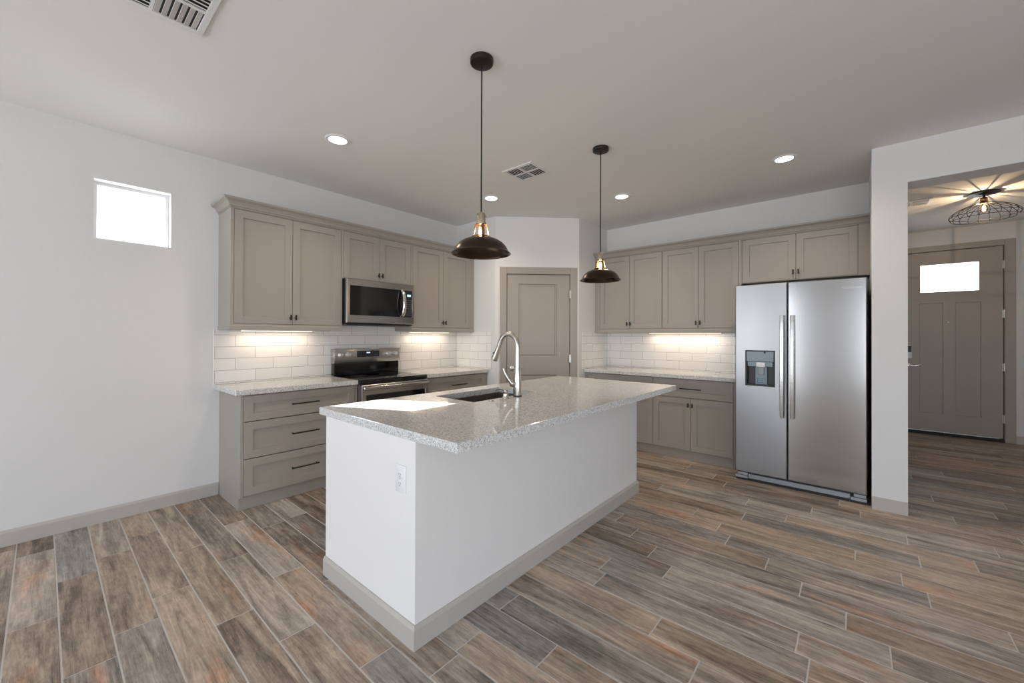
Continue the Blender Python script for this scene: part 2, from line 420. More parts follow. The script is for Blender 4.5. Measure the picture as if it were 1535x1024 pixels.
# ------------------------------------------------------------------ room shell
mb = MB(); mb.box(WEST-.1, XE+.3, SOUTH-.1, YL+.2, -.12, -.0022)
ROWOFF = {-1: .104, 0: .476, 1: .641, 2: .837, 3: .379, 4: .06, 7: .359, 9: .392, 10: .482, 11: .691, 12: .146, 13: .195, 14: .80, 15: .039, 16: .222, 17: .395, 19: .721, 20: .009, 21: .628, 22: .388}
PW, PL, G = .1522, .905, .0030
pid = []
r = -25
nq = len(mb.bm.faces)
quads = []
while .055+PW*r < XE:
    x0, x1 = .055+PW*r+G, .055+PW*(r+1)-G
    off = ROWOFF.get(r, random.random()*PL)
    y = -4*PL+off-PL
    while y < YL:
        ya, yb = max(y+G, SOUTH), min(y+PL-G, YL-.001)
        if yb-ya > .01: quads.append((x0, min(x1, XE-.002), ya, yb))
        y += PL
    r += 1
c_ = .0012
for (x0, x1, ya, yb) in quads:
    col = (random.random(), random.random(), random.random(), 1)
    T = [(x0+c_, ya+c_, 0), (x1-c_, ya+c_, 0), (x1-c_, yb-c_, 0), (x0+c_, yb-c_, 0)]
    B = [(x0, ya, -.0022), (x1, ya, -.0022), (x1, yb, -.0022), (x0, yb, -.0022)]
    mb.face(T, (0, 0, 1)); pid.append(col)
    for k, h in enumerate(((0, -1, .5), (1, 0, .5), (0, 1, .5), (-1, 0, .5))):
        mb.face([T[k], T[(k+1) % 4], B[(k+1) % 4], B[k]], h); pid.append(col)
fl = struct(mb, 'floor', M['grout']); fl.data.materials.append(M['planks'])
ca = fl.data.color_attributes.new('pid', 'FLOAT_COLOR', 'CORNER')
for p in fl.data.polygons:
    i = p.index-nq
    if i >= 0:
        p.material_index = 1
        for li in p.loop_indices: ca.data[li].color = pid[i]

struct(MB().box(WEST-.15, XE+.15, SOUTH-.15, YL+.15, CE, CE+.12), 'ceiling', M['ceil'])
# left wall with the small square window
wx0, wx1, wz0, wz1 = .224, .635, 1.97, 2.386
mb = MB(); T_ = .15
mb.box(WEST-.15, wx0, YL, YL+T_, 0, CE); mb.box(wx1, XR+.15, YL, YL+T_, 0, CE)
mb.box(wx0, wx1, YL, YL+T_, 0, wz0); mb.box(wx0, wx1, YL, YL+T_, wz1, CE)
struct(mb, 'wall_left', M['wall'])
mb = MB(); f = .022
for a in ((wx0, wx0+f, wz0, wz1), (wx1-f, wx1, wz0, wz1), (wx0+f, wx1-f, wz0, wz0+f), (wx0+f, wx1-f, wz1-f, wz1)):
    mb.box(a[0], a[1], YL+.085, YL+.13, a[2], a[3], .002)
w1 = struct(mb, 'window_1', M['vinyl'])
MB().box(wx0+f, wx1-f, YL+.105, YL+.109, wz0+f, wz1-f).build('pane', M['glass'], w1)
# back wall behind the fridge run, pantry walls
struct(MB().box(XR, XR+.12, CY0, YL, 0, CE), 'wall_right', M['wall'])
struct(MB().prism([(XP, YL), (XP, DA.y), (XP+.08, DA.y+.02), (XP+.08, YL)], 0, CE), 'wall_pantry_left', M['wall'])
struct(MB().prism([(DB.x, YP2), (XR, YP2), (XR, YP2+.08), (DB.x-.02+.05, YP2+.08)], 0, CE), 'wall_pantry_right', M['wall'])
d0, d1, dz = .139, .913, 2.052
mb = MB(); mb.box(0, d0, 0, .09, 0, CE); mb.box(d1, DL, 0, .09, 0, CE); mb.box(d0, d1, 0, .09, dz, CE)
struct(mb, 'wall_pantry_front', M['wall'], (DA.x, DA.y, 0), RD)
struct(MB().box(d0-.1, d1+.1, .35, .37, 0, dz+.1), 'wall_pantry_inside', M['wall'], (DA.x, DA.y, 0), RD)
# column, header and the entry hall
struct(MB().box(XC, XE, CY1, CY0, 0, CE), 'wall_column', M['wall'])
struct(MB().box(XC, XC+.21, -2.3, CY1, 2.441, CE), 'wall_header', M['wall'])
struct(MB().box(XC, XC+.21, SOUTH, -2.3, 0, CE), 'wall_hall_near', M['wall'])
struct(MB().box(XC+.21, XE, -3.0, -2.9, 0, CE), 'wall_hall_right', M['wall'])
ey0, ey1, ez = -1.392, -.460, 2.455          # front door opening
mb = MB(); mb.box(XE, XE+.15, -3.0, ey0, 0, CE); mb.box(XE, XE+.15, ey1, CY0, 0, CE); mb.box(XE, XE+.15, ey0, ey1, ez, CE)
struct(mb, 'wall_hall_far', M['wall'])
# walls behind the camera with the glazing that lights the room
mb = MB(); y0, y1, z0, z1 = WW
v0, v1, q0, q1 = WW2
mb.box(WEST-.15, WEST, SOUTH, v0, 0, CE); mb.box(WEST-.15, WEST, v1, y0, 0, CE); mb.box(WEST-.15, WEST, v0, v1, 0, q0); mb.box(WEST-.15, WEST, v0, v1, q1, CE)
mb.box(WEST-.15, WEST, y1, YL, 0, CE); mb.box(WEST-.15, WEST, y0, y1, z1, CE)
struct(mb, 'wall_west', M['wall'])
mb = MB(); x0, x1, sz0, sz1 = SW
mb.box(WEST-.15, x0, SOUTH-.15, SOUTH, 0, CE); mb.box(x1, XC+.21, SOUTH-.15, SOUTH, 0, CE)
mb.box(x0, x1, SOUTH-.15, SOUTH, 0, sz0); mb.box(x0, x1, SOUTH-.15, SOUTH, sz1, CE)
struct(mb, 'wall_south', M['wall'])
def frame_grid(name, horizontal, a0, a1, z0, z1, n, pos):
    mb = MB(); f = .055; g = MB()
    def bx(m, u0, u1, d0, d1, q0, q1):
        if horizontal: m.box(u0, u1, pos-d1, pos-d0, q0, q1)
        else: m.box(pos-d1, pos-d0, u0, u1, q0, q1)
    bx(mb, a0, a1, .03, .1, z0, z0+f); bx(mb, a0, a1, .03, .1, z1-f, z1)
    for i in range(n+1):
        u = a0+(a1-a0-f)*i/n; bx(mb, u, u+f, .03, .1, z0+f, z1-f)
    o = struct(mb, name, M['vinyl'])
    for i in range(n):
        u = a0+(a1-a0-f)*i/n; v = a0+(a1-a0-f)*(i+1)/n
        m = MB(); bx(m, u+f, v, .062, .066, z0+f, z1-f); m.build('pane', M['glass'], o)
frame_grid('window_2', False, WW[0], WW[1], WW[2], WW[3], 2, WEST)
frame_grid('fill_window', False, WW2[0], WW2[1], WW2[2], WW2[3], 2, WEST)
frame_grid('window_3', True, SW[0], SW[1], SW[2], SW[3], 3, SOUTH)
# unseen roof slab, added to keep direct sun off the glazed door
struct(MB().box(WEST-3.2, WEST-.16, -1, 9.5, 2.75, 2.9), 'sun_block_roof', M['conc'])

# baseboards
BP = [(0, 0), (.015, 0), (.015, .082), (.006, .097), (0, .097)]
def base(name, path, mat=None): return struct(MB().sweep(path, BP), name, mat or M['trim'])
base('baseboard_left', [(.945, YL-.0005), (WEST, YL-.0005)])
base('baseboard_column', [(XC+.6, CY1-.0005), (XC-.0005, CY1-.0005), (XC-.0005, CY0+.0005), (XC+.02, CY0+.0005)][::-1])
base('baseboard_hall', [(XE-.0005, ey0-.088), (XE-.0005, -2.9)][::-1])

# ------------------------------------------------------------------ pantry door and front door
SHK = lambda x0, x1, z0, z1: (x0, x1, z0, z1, [(.004, .007)])
mb = MB()
mb.box(.057, d0, -.016, .0, 0, 2.135, .003); mb.box(d1, 1.000, -.016, .0, 0, 2.135, .003); mb.box(d0, d1, -.016, .0, dz, 2.135, .003)
mb.box(d0, d0+.003, 0, .09, 0, dz); mb.box(d1-.003, d1, 0, .09, 0, dz)
struct(mb, 'trim_1', M['door'], (DA.x, DA.y, 0), RD)
RZ = [(.006, .010), (.022, .010), (.030, .003)]
mb = MB().panel(d0+.006, d1-.006, .01, dz-.004, .004, .039, [(.286, .754, 1.050, 1.934, RZ), (.286, .754, .20, .836, RZ)])
d_1 = struct(mb, 'door_1', M['door'], (DA.x, DA.y, 0), RD)
mb = MB(); mb.lathe([(0, 0), (.031, 0), (.031, .006), (.027, .010), (.012, .012), (.010, .045), (0, .045)], (.205, .004, .916), 28, 'y')
mb.tube([(.205, -.036, .916), (.225, -.040, .916), (.30, -.040, .914), (.318, -.038, .912)], [.010, .0085, .008, .006], 12)
mb.build('door_handle', M['nickel'], d_1)
for z in (1.812, 1.032, .22):
    m = MB().tube([(d1-.001, -.010, z-.05), (d1-.001, -.010, z+.05)], .007, 10); m.box(d1-.012, d1+.010, -.0175, -.008, z-.045, z+.045)
    m.build('hinge', M['hinge'], d_1)
# front door, local x runs to the right (-Y)
fx = lambda y: ey1-y                       # world y -> local x with origin at ey1
LOCF = (XE, ey1, 0)
mb = MB(); cw = .088
mb.box(-cw, 0, -.016, 0, 0, ez+cw-.015, .003); mb.box(ey1-ey0, ey1-ey0+cw, -.016, 0, 0, ez+cw-.015, .003); mb.box(0, ey1-ey0, -.016, 0, ez, ez+cw-.015, .003)
mb.box(0, .003, 0, .15, 0, ez); mb.box(ey1-ey0-.003, ey1-ey0, 0, .15, 0, ez)
mb.box(.003, .022, .058, .10, 0, ez); mb.box(ey1-ey0-.026, ey1-ey0-.003, .058, .10, 0, ez); mb.box(.022, ey1-ey0-.026, .058, .10, ez-.03, ez)
struct(mb, 'trim_2', M['door'], LOCF, RR)
fd0, fd1 = .006, ey1-ey0-.010
gx0, gx1, gz0, gz1 = fx(-.645), fx(-1.197), 1.900, 2.289
FP = [(.003, .012)]
mb = MB()
py0 = .012
# rails and stiles around the light, panel part below
mb.panel(fd0, fd1, .045, gz0, py0, py0+.044, [(fx(-.644), fx(-.867), .284, 1.762, FP), (fx(-.979), fx(-1.201), .280, 1.762, FP)], ch=0)
mb.box(fd0, gx0, py0, py0+.044, gz0, 2.449); mb.box(gx1, fd1, py0, py0+.044, gz0, 2.449); mb.box(gx0, gx1, py0, py0+.044, gz1, 2.449)
d_2 = struct(mb, 'door_2', M['door'], LOCF, RR)
m = MB(); b_ = .012
for a in ((gx0, gx1, gz0, gz0+b_), (gx0, gx1, gz1-b_, gz1), (gx0, gx0+b_, gz0+b_, gz1-b_), (gx1-b_, gx1, gz0+b_, gz1-b_)):
    m.box(a[0], a[1], py0-.004, py0+.03, a[2], a[3], .002)
m.build('glazing_frame', M['door'], d_2)
MB().box(gx0+b_, gx1-b_, py0+.015, py0+.021, gz0+b_, gz1-b_).build('pane', M['glass'], d_2)
m = MB().box(0.002, ey1-ey0-.004, -.02, .10, 0.0, .038, .003); m.build('threshold', M['rubber'], d_2)
kx = fx(-.538)
kp = MB().box(kx-.034, kx+.034, py0-.026, py0, 1.014, 1.19, .006, 2).build('keypad_lock', M['white'], d_2)
MB().box(kx-.030, kx+.030, py0-.029, py0-.024, 1.10, 1.185, .004, 2).build('keypad', M['blackplastic'], kp)
m = MB().lathe([(0, 0), (.032, 0), (.030, .008), (.012, .012), (.011, .05), (0, .05)], (kx, py0, .918), 24, 'y')
m.tube([(kx, py0-.045, .918), (kx+.03, py0-.05, .918), (kx+.10, py0-.048, .916)], [.010, .009, .007], 10); m.build('lever', M['nickel'], d_2)
MB().lathe([(0, 0), (.009, 0), (.009, .006), (0, .006)], (fx(-.917), py0, 1.505), 16, 'y').build('peephole', M['hinge'], d_2)
for z in (2.214, 1.60, .935, .29):
    m = MB().tube([(fd1+.006, py0-.010, z-.05), (fd1+.006, py0-.010, z+.05)], .008, 10); m.box(fd1-.006, fd1+.006, py0-.006, py0, z-.05, z+.05)
    m.build('hinge', M['hinge'], d_2)

# ------------------------------------------------------------------ cabinets
def tknob(parent, x, z):
    m = MB(); m.tube([(x, -.002, z), (x, -.026, z)], .0048, 8); m.box(x-.0058, x+.0058, -.035, -.023, z-.023, z+.023, .0018)
    m.build('knob', M['black'], parent)
def pull(parent, xc, z, L=.214):
    m = MB(); m.tube([(xc-L/2, -.032, z), (xc+L/2, -.032, z)], .0055, 10)
    for s_ in (-1, 1): m.tube([(xc+s_*(L/2-.012), -.001, z), (xc+s_*(L/2-.012), -.032, z)], .0048, 8)
    m.build('handle', M['black'], parent)
def cabinet(name, label, cat, loc, rot, W, z0, z1, D, openings, group=None, toe=False, rail=False, railback=.3):
    """openings: (kind, x0, x1, z0, z1, n, knobside) local to the cabinet's left front corner"""
    t = thing(name, label, cat, loc, rot, group)
    g = .0028
    mb = MB().panel(0, W, z0, z1, 0, D, [(o[1], o[2], o[3], o[4], [(0, .024)]) for o in openings], ch=.0008)
    mb.build('cabinet_body', M['greige'], t)
    if toe: MB().box(0, W, .033, D, 0, z0-.0005).build('toe_kick', M['greige'], t)
    for o in openings:
        kind, x0, x1, a0, a1 = o[:5]
        n = o[5]; w = (x1-x0)/n
        for i in range(n):
            u0, u1 = x0+w*i+(g if i == 0 else g*.6), x0+w*(i+1)-(g if i == n-1 else g*.6)
            st = .058 if kind != 'drawer' else .058
            d = MB().panel(u0, u1, a0+g, a1-g, -.002, .0165, [(u0+st, u1-st, a0+g+st, a1-g-st, [(.0015, .011)])], ch=.001)
            d = d.build('door' if kind == 'door' else 'drawer', M['greige'], t)
            if kind == 'door':
                side = o[6][i]; kz = o[7]
                tknob(d, u1-.019 if side == 'r' else u0+.019, kz)
            else: pull(d, (u0+u1)/2, (a0+a1)/2)
    return t
UB, UT, DB0, DT = 1.355, 2.294, 1.395, 2.289
YU = 3.662; XU = 4.653
ud = YL-YU-.001
G1 = 'wall cabinets on the left wall'
cabinet('wall_cabinet', 'greige two-door wall cabinet at the free left end, beside the small window', 'cabinet', (.939, YU, 0), RL, .887, UB, UT, ud,
        [('door', .022, .876, DB0, DT, 2, 'rl', 1.455)], G1)
cabinet('wall_cabinet', 'short greige two-door wall cabinet directly above the microwave', 'cabinet', (1.826, YU, 0), RL, .774, 1.842, UT, ud,
        [('door', .012, .762, 1.846, DT, 2, 'rl', 1.905)], G1)
cabinet('wall_cabinet', 'greige two-door wall cabinet right of the microwave, next to the pantry corner', 'cabinet', (2.600, YU, 0), RL, XP-2.601, UB, UT, ud,
        [('door', .014, .862, DB0, DT, 2, 'rl', 1.455)], G1)
udr = XR-XU-.001
G2 = 'wall cabinets on the fridge wall'
cabinet('wall_cabinet', 'greige two-door wall cabinet in the corner behind the far pendant lamp', 'cabinet', (XU, YP2-.001, 0), RR, .866, UB, UT, udr,
        [('door', .071, .866-.002, DB0, DT, 2, 'rl', 1.455)], G2)
cabinet('wall_cabinet', 'greige two-door wall cabinet just left of the fridge cabinet, over the lit tiles', 'cabinet', (XU, 1.708, 0), RR, .810, UB, UT, udr,
        [('door', .003, .786, DB0, DT, 2, 'rl', 1.455)], G2)
cabinet('wall_cabinet', 'short wide greige two-door cabinet above the refrigerator', 'cabinet', (XU, .897, 0), RR, .897-CY0-.001, 1.846, UT, udr,
        [('door', .008, .905, 1.850, DT, 2, 'rl', 1.922)], G2)
# light rails under the full-height units belong to each cabinet: a slim skirt
def skirt(o, pts): MB().sweep(pts, [(0, UB-.006), (.006, UB-.006), (.006, UB+.022), (.002, UB+.028), (0, UB+.028)]).build('light_rail', M['greige'], o)
cabs = [o for o in COL.objects if o.type == 'EMPTY' and o.name.startswith('wall_cabinet')]
skirt(cabs[0], [(0, .31), (0, 0), (.887, 0)][::-1]); skirt(cabs[2], [(0, 0), (XP-2.601, 0)][::-1])
skirt(cabs[3], [(0, 0), (.866, 0)][::-1]); skirt(cabs[4], [(0, 0), (.81, 0)][::-1])
# crowns
CP = [(-.012, 2.2945), (.004, 2.2945), (.004, 2.303), (.012, 2.307), (.018, 2.322), (.030, 2.338), (.044, 2.346), (.050, 2.350), (.054, 2.352), (.054, 2.366), (-.012, 2.366)]
tag(MB().sweep([(.939, YL-.002), (.939, YU), (XP-.001, YU)][::-1], CP).build('crown_moulding', M['greige']), 'greige crown moulding along the top of the left wall cabinets', 'moulding', 'cabinet crown mouldings')
tag(MB().sweep([(XU, YP2-.001), (XU, CY0+.001)][::-1], CP).build('crown_moulding', M['greige']), 'greige crown moulding along the cabinet tops above the refrigerator', 'moulding', 'cabinet crown mouldings')

YF, XF = 3.445, 4.412
G3 = 'base cabinets'
cabinet('base_cabinet', 'greige base cabinet with three stacked drawers left of the range', 'cabinet', (.950, YF, 0), RL, .912, .1, .8605, YL-YF-.001,
        [('drawer', .022, .890, .658, .854, 1), ('drawer', .022, .890, .381, .658, 1), ('drawer', .022, .890, .104, .381, 1)], G3, toe=True)
YF2 = 3.425
cabinet('base_cabinet', 'greige base cabinet between the range and the pantry corner, its drawer showing', 'cabinet', (2.618, YF2, 0), RL, XP-2.619, .1, .8605, YL-YF2-.001,
        [('drawer', .02, .88, .658, .854, 1), ('door', .02, .88, .104, .655, 2, 'rl', .60)], G3, toe=True)
cabinet('base_cabinet', 'greige base cabinet in the corner on the fridge wall, mostly behind the island', 'cabinet', (XF, YP2-.001, 0), RR, YP2-1.7225, .1, .8605, XR-XF-.001,
        [('drawer', .05, .850, .658, .854, 1), ('door', .05, .850, .104, .655, 2, 'rl', .59)], G3, toe=True)
cabinet('base_cabinet', 'greige base cabinet with one drawer over two doors, left of the refrigerator', 'cabinet', (XF, 1.7215, 0), RR, .83, .1, .8605, XR-XF-.001,
        [('drawer', .003, .802, .658, .854, 1), ('door', .003, .802, .104, .655, 2, 'rl', .585)], G3, toe=True)

# ------------------------------------------------------------------ worktops
CT0, CT1 = .8615, .9
G4 = 'speckled quartz worktops'
tag(MB().box(.913, 1.8615, 3.422, YL-.001, CT0, CT1, .003).build('worktop', M['quartz']), 'short speckled quartz worktop over the three-drawer cabinet', 'worktop', G4)
tag(MB().box(2.6185, XP-.001, 3.400, YL-.001, CT0, CT1, .003).build('worktop', M['quartz']), 'speckled quartz worktop between the range and the pantry corner', 'worktop', G4)
tag(MB().box(4.372, XR-.001, .872, YP2-.001, CT0, CT1, .003).build('worktop', M['quartz']), 'speckled quartz worktop left of the refrigerator', 'worktop', G4)
# island
IX0, IX1, IY0, IY1 = 1.018, 3.244, 1.402, 2.215
isl = thing('kitchen_island', 'white painted island base with greige baseboard in the middle of the floor', 'kitchen island', (IX0, IY0, 0))
w, d = IX1-IX0, IY1-IY0
mb = MB(); zt = CT0-.0005; t_ = .10
O = [(0, 0), (w, 0), (w, d), (0, d)]; I = [(t_, t_), (w-t_, t_), (w-t_, d-.02), (t_, d-.02)]
for k, n in enumerate(((0, -1, 0), (1, 0, 0), (0, 1, 0), (-1, 0, 0))):
    l = (k+1) % 4
    mb.face([(*O[k], 0), (*O[l], 0), (*O[l], zt), (*O[k], zt)], n)
    mb.face([(*I[k], 0), (*I[l], 0), (*I[l], zt), (*I[k], zt)], [-q for q in n])
    mb.face([(*O[k], zt), (*O[l], zt), (*I[l], zt), (*I[k], zt)], (0, 0, 1))
    mb.face([(*O[k], 0), (*O[l], 0), (*I[l], 0), (*I[k], 0)], (0, 0, -1))
mb.build('island_body', M['island'], isl)
MB().sweep([(0, d), (0, 0), (w, 0), (w, d)][::-1], BP).build('baseboard', M['trim'], isl)
SX0, SX1, SY0, SY1 = 1.715, 2.35, 1.775, 2.15
IT = (1.019, 3.428, 1.14, 2.304)
mb = MB()
xs = [IT[0], SX0, SX1, IT[1]]; ys = [IT[2], SY0, SY1, IT[3]]
c = .003
X = [IT[0]+c, SX0, SX1, IT[1]-c]; Yq = [IT[2]+c, SY0, SY1, IT[3]-c]
for i in range(3):
    for j in range(3):
        if i == 1 and j == 1: continue
        mb.face([(X[i], Yq[j], CT1), (X[i+1], Yq[j], CT1), (X[i+1], Yq[j+1], CT1), (X[i], Yq[j+1], CT1)], (0, 0, 1))
        mb.face([(xs[i], ys[j], CT0), (xs[i+1], ys[j], CT0), (xs[i+1], ys[j+1], CT0), (xs[i], ys[j+1], CT0)], (0, 0, -1))
o4 = [(IT[0], IT[2]), (IT[1], IT[2]), (IT[1], IT[3]), (IT[0], IT[3])]; i4 = [(X[0], Yq[0]), (X[3], Yq[0]), (X[3], Yq[3]), (X[0], Yq[3])]
h4 = [(SX0, SY0), (SX1, SY0), (SX1, SY1), (SX0, SY1)]
nn = [(0, -1, 0), (1, 0, 0), (0, 1, 0), (-1, 0, 0)]
for k in range(4):
    l = (k+1) % 4; n = Vector(nn[k])
    mb.face([(*i4[k], CT1), (*i4[l], CT1), (*o4[l], CT1-c), (*o4[k], CT1-c)], n+Vector((0, 0, 1)))
    mb.face([(*o4[k], CT1-c), (*o4[l], CT1-c), (*o4[l], CT0), (*o4[k], CT0)], n)
    mb.face([(*h4[k], CT1), (*h4[l], CT1), (*h4[l], CT0), (*h4[k], CT0)], -n)
tag(mb.build('worktop', M['quartz']), 'large speckled quartz island worktop with a sink cut-out', 'worktop', G4)
# sink
sk = thing('kitchen_sink', 'undermount stainless steel sink set into the island worktop', 'sink', ((SX0+SX1)/2, (SY0+SY1)/2, .64))
a, b_ = (SX1-SX0)/2+.008, (SY1-SY0)/2+.008; t_ = .004
zt = CT0-.0008-.64
mb = MB(); mb.box(-a, a, -b_, b_, 0, t_); mb.box(-a, -a+t_, -b_, b_, t_, zt); mb.box(a-t_, a, -b_, b_, t_, zt); mb.box(-a+t_, a-t_, -b_, -b_+t_, t_, zt); mb.box(-a+t_, a-t_, b_-t_, b_, t_, zt)
mb.build('basin', M['steelsink'], sk)
MB().lathe([(0, 0), (.045, 0), (.045, .003), (.035, .004), (.03, .001), (0, .001)], (0, 0, t_), 28).build('drain', M['chrome'], sk)
# faucet
fc = thing('kitchen_faucet', 'brushed nickel pull-down gooseneck faucet behind the island sink', 'faucet', (2.082, 1.735, CT1))
MB().lathe([(0, 0), (.030, 0), (.030, .007), (.0, .007)], (0, 0, .0), 32).build('base_ring', M['black'], fc)
MB().lathe([(0, .007), (.0275, .007), (.0285, .03), (.0285, .08), (.026, .12), (.0225, .16), (.019, .20), (0, .20)], (0, 0, 0), 32).build('faucet_body', M['nickel'], fc)
arc = [(0, .080-.080*math.cos(math.radians(q)), .335+.083*math.sin(math.radians(q))) for q in range(0, 151, 15)]
sp_pts = [(0, 0, .19), (0, 0, .26), (0, 0, .30)]+arc+[(0, .163, .345), (0, .175, .318)]
MB().tube(sp_pts, [.0195, .0185, .0178]+[.0172-.0010*math.sin(math.radians(q)) for q in range(0, 151, 15)]+[.0168, .0172], 20, sub=3).build('spout', M['nickel'], fc)
m = MB(); m.tube([(0, .175, .319), (0, .188, .292), (0, .207, .252), (0, .215, .236)], [.0170, .0195, .0245, .0235], 20, sub=3)
sh = m.build('spray_head', M['nickel'], fc)
MB().box(-.006, .006, .218, .2235, .262, .290).build('spray_button', M['blackplastic'], sh)
m = MB(); m.tube([(-.010, .008, .082), (-.036, .022, .090), (-.042, .025, .092)], [.023, .0235, .018], 20)
m.tube([(-.032, .022, .088), (-.046, .042, .120), (-.058, .062, .162), (-.062, .070, .186)], [.0155, .0125, .0105, .0105], 14, sub=4)
m.build('handle', M['nickel'], fc)
# soap dispenser and the flush button
sp_ = thing('soap_dispenser', 'brushed nickel soap dispenser beside the faucet', 'soap dispenser', (1.962, 1.735, CT1))
MB().lathe([(0, 0), (.024, 0), (.022, .006), (.019, .012), (.0185, .028), (.0155, .031), (0, .031)], (0, 0, 0), 24).build('collar', M['nickel'], sp_)
m = MB().lathe([(0, .031), (.0135, .031), (.0150, .036), (.0150, .050), (.010, .056), (0, .056)], (0, 0, 0), 24)
m.tube([(0, 0, .049), (0, .03, .056), (0, .065, .054), (0, .085, .045)], [.008, .007, .006, .0055], 12, sub=3); m.build('pump_spout', M['nickel'], sp_)
tag(MB().lathe([(0, 0), (.019, 0), (.018, .003), (.011, .004), (.010, .0065), (0, .0065)], (0, 0, 0), 28).build('sink_button', M['nickel'], None, (1.822, 1.728, CT1)), 'small flat round metal button flush in the island worktop near the sink', 'button')
# island outlet
ol = thing('wall_outlet', 'white double power outlet on the end of the island', 'outlet', (IX0-.0002, 1.503, .685), RR)
MB().box(-.037, .037, -.006, 0, -.06, .06, .003, 2).build('cover_plate', M['white'], ol)
for s_ in (-.0195, .0195):
    o = MB().box(-.0165, .0165, -.0078, -.004, s_-.0145, s_+.0145, .003, 2).build('socket', M['white'], ol)
    m = MB(); m.box(-.0075, -.0055, -.0081, -.0070, s_-.002, s_+.006); m.box(.0055, .0075, -.0081, -.0070, s_-.002, s_+.006); m.box(-.002, .002, -.0081, -.0070, s_-.010, s_-.006)
    m.build('slots', M['sunkdark'], o)
MB().lathe([(0, 0), (.0032, 0), (.0025, .001), (0, .001)], (0, -.006, 0), 12, 'y').build('screw', M['hinge'], ol)

# ------------------------------------------------------------------ backsplash tiles
TT = .008
TZ = 1.3485
G5 = 'white tile backsplashes'
M['tileL'] = tile('white subway tile left', 1.062-.908, .2935); M['tileR'] = tile('white subway tile right', YP2-2.378, .300)
M['tileP'] = tile('white subway tile return', .11, .2935)
def splash(lab, loc, rot, w, mat, z0=.9008, holes=None):
    mb = MB().box(0, w, 0, TT, z0, TZ, .0015)
    return tag(mb.build('tile_backsplash', mat, None, loc, rot), lab, 'backsplash', G5)
mb = MB(); mb.box(0, 1.862-.908, 0, TT, .9008, TZ, .001); mb.box(1.862-.908, 2.618-.908, 0, TT, .86, 1.405, .001); mb.box(2.618-.908, XP-TT-.909, 0, TT, .9008, TZ, .001)
tag(mb.build('tile_backsplash', M['tileL'], None, (.908, YL-TT-.0004, 0), RL), 'long white subway tile backsplash behind the range', 'backsplash', G5)
splash('white subway tile return on the pantry side wall, right of the range', (XP-TT-.0004, YL-TT-.001, 0), RR, YL-TT-3.357, M['tileP'])
splash('narrow white subway tile return beside the pantry door, left of the fridge wall', (4.325, YP2-TT-.0004, 0), RL, XR-TT-4.326, M['tileP'])
splash('white subway tile backsplash on the fridge wall under the wall cabinets', (XR-TT-.0004, YP2-TT-.001, 0), RR, YP2-TT-.86, M['tileR'])

# ------------------------------------------------------------------ under-cabinet lights
def under(lab, loc, rot, L):
    t = thing('under_cabinet_light', lab, 'light', loc, rot, 'under-cabinet light bars')
    MB().box(-L/2-.01, L/2+.01, -.022, .022, -.014, 0, .002).build('housing', M['white'], t)
    MB().box(-L/2, L/2, -.016, .016, -.0165, -.0135).build('lens', M['strip'], t)
    a = area('under_cabinet_lamp', (0, 0, -.022), (0, 0, -1), L, .03, E_UNDER*L, WARM2); a.parent = t
under('warm light bar under the left end wall cabinet', (1.36, 3.885, UB-.0005), RL, .56)
under('warm light bar under the wall cabinet right of the microwave', (3.02, 3.885, UB-.0005), RL, .56)
under('long warm light bar under the wall cabinets left of the refrigerator', (4.875, 1.54, UB-.0005), RR, .80)

# ------------------------------------------------------------------ microwave
mw = thing('microwave', 'stainless over-the-range microwave under the short wall cabinet', 'microwave', (1.838, 3.60, 0), RL)
w = .748; z0, z1 = 1.424, 1.8405
MB().box(0, w, .03, YL-3.60-.01, z0-.012, z1, .003).build('case', M['blackplastic'], mw)
dw = .62
mb = MB().panel(0, w, z0, z1, 0, .029, [(.033, w-.022, 1.497, 1.778, [(.002, .003)])], ch=.004); df = mb.build('front_frame', M['steel'], mw)
MB().box(.0355, .60, .0002, .0025, 1.4995, 1.7755).build('window', M['blackglass'], mw)
pn = MB().box(.603, w-.0245, .0002, .0025, 1.4995, 1.7755).build('control_panel', M['blackplastic'], mw)
MB().box(.662, .706, -.0006, .0002, 1.715, 1.737).build('display', M['blue'], pn)
m = MB()
for i in range(8):
    for j in range(4): m.box(.652+j*.018, .660+j*.018, -.0005, .0002, 1.520+i*.022, 1.524+i*.022)
m.build('keypad', M['greyplastic'], pn)
m = MB(); m.tube([(.598, .001, 1.503), (.598, -.028, 1.525), (.598, -.046, 1.58), (.598, -.052, 1.637), (.598, -.046, 1.694), (.598, -.028, 1.750), (.598, .001, 1.772)], .011, 16, sub=5, sq=(1, 1.6)).build('handle', M['chrome'], mw)
m = MB().box(.02, w-.02, .05, .30, z0-.020, z0-.0125, .002); m.build('vent_grille', M['dark'], mw)
MB().box(w-.13, w-.1285, -.0006, .001, z0, 1.497).build('door_seam', M['sunkdark'], mw)

# ------------------------------------------------------------------ range
rg = thing('electric_range', 'stainless electric range with black glass cooktop and four knobs', 'stove', (1.865, 3.405, 0), RL)
w = .750; D = YL-3.405-.012
MB().box(.002, w-.002, .03, D, .02, .878, .002).build('case', M['dark'], rg)
for x in (.04, w-.04):
    for y in (.06, D-.05): MB().lathe([(0, 0), (.018, 0), (.018, .02), (0, .02)], (x, y, 0), 16).build('foot', M['rubber'], rg)
ct = MB().box(0, w, 0, D-.06, .862, .903, .006, 2).build('cooktop', M['blackglass'], rg)
for (x, y, r_) in ((.20, .16, .105), (.55, .16, .085), (.20, .38, .075), (.55, .38, .105)):
    MB().lathe([(r_, .9032), (r_+.002, .9032), (r_+.002, .9035), (r_, .9035)], (x, y, 0), 40, closed=True).build('burner_ring', M['dark'], ct)
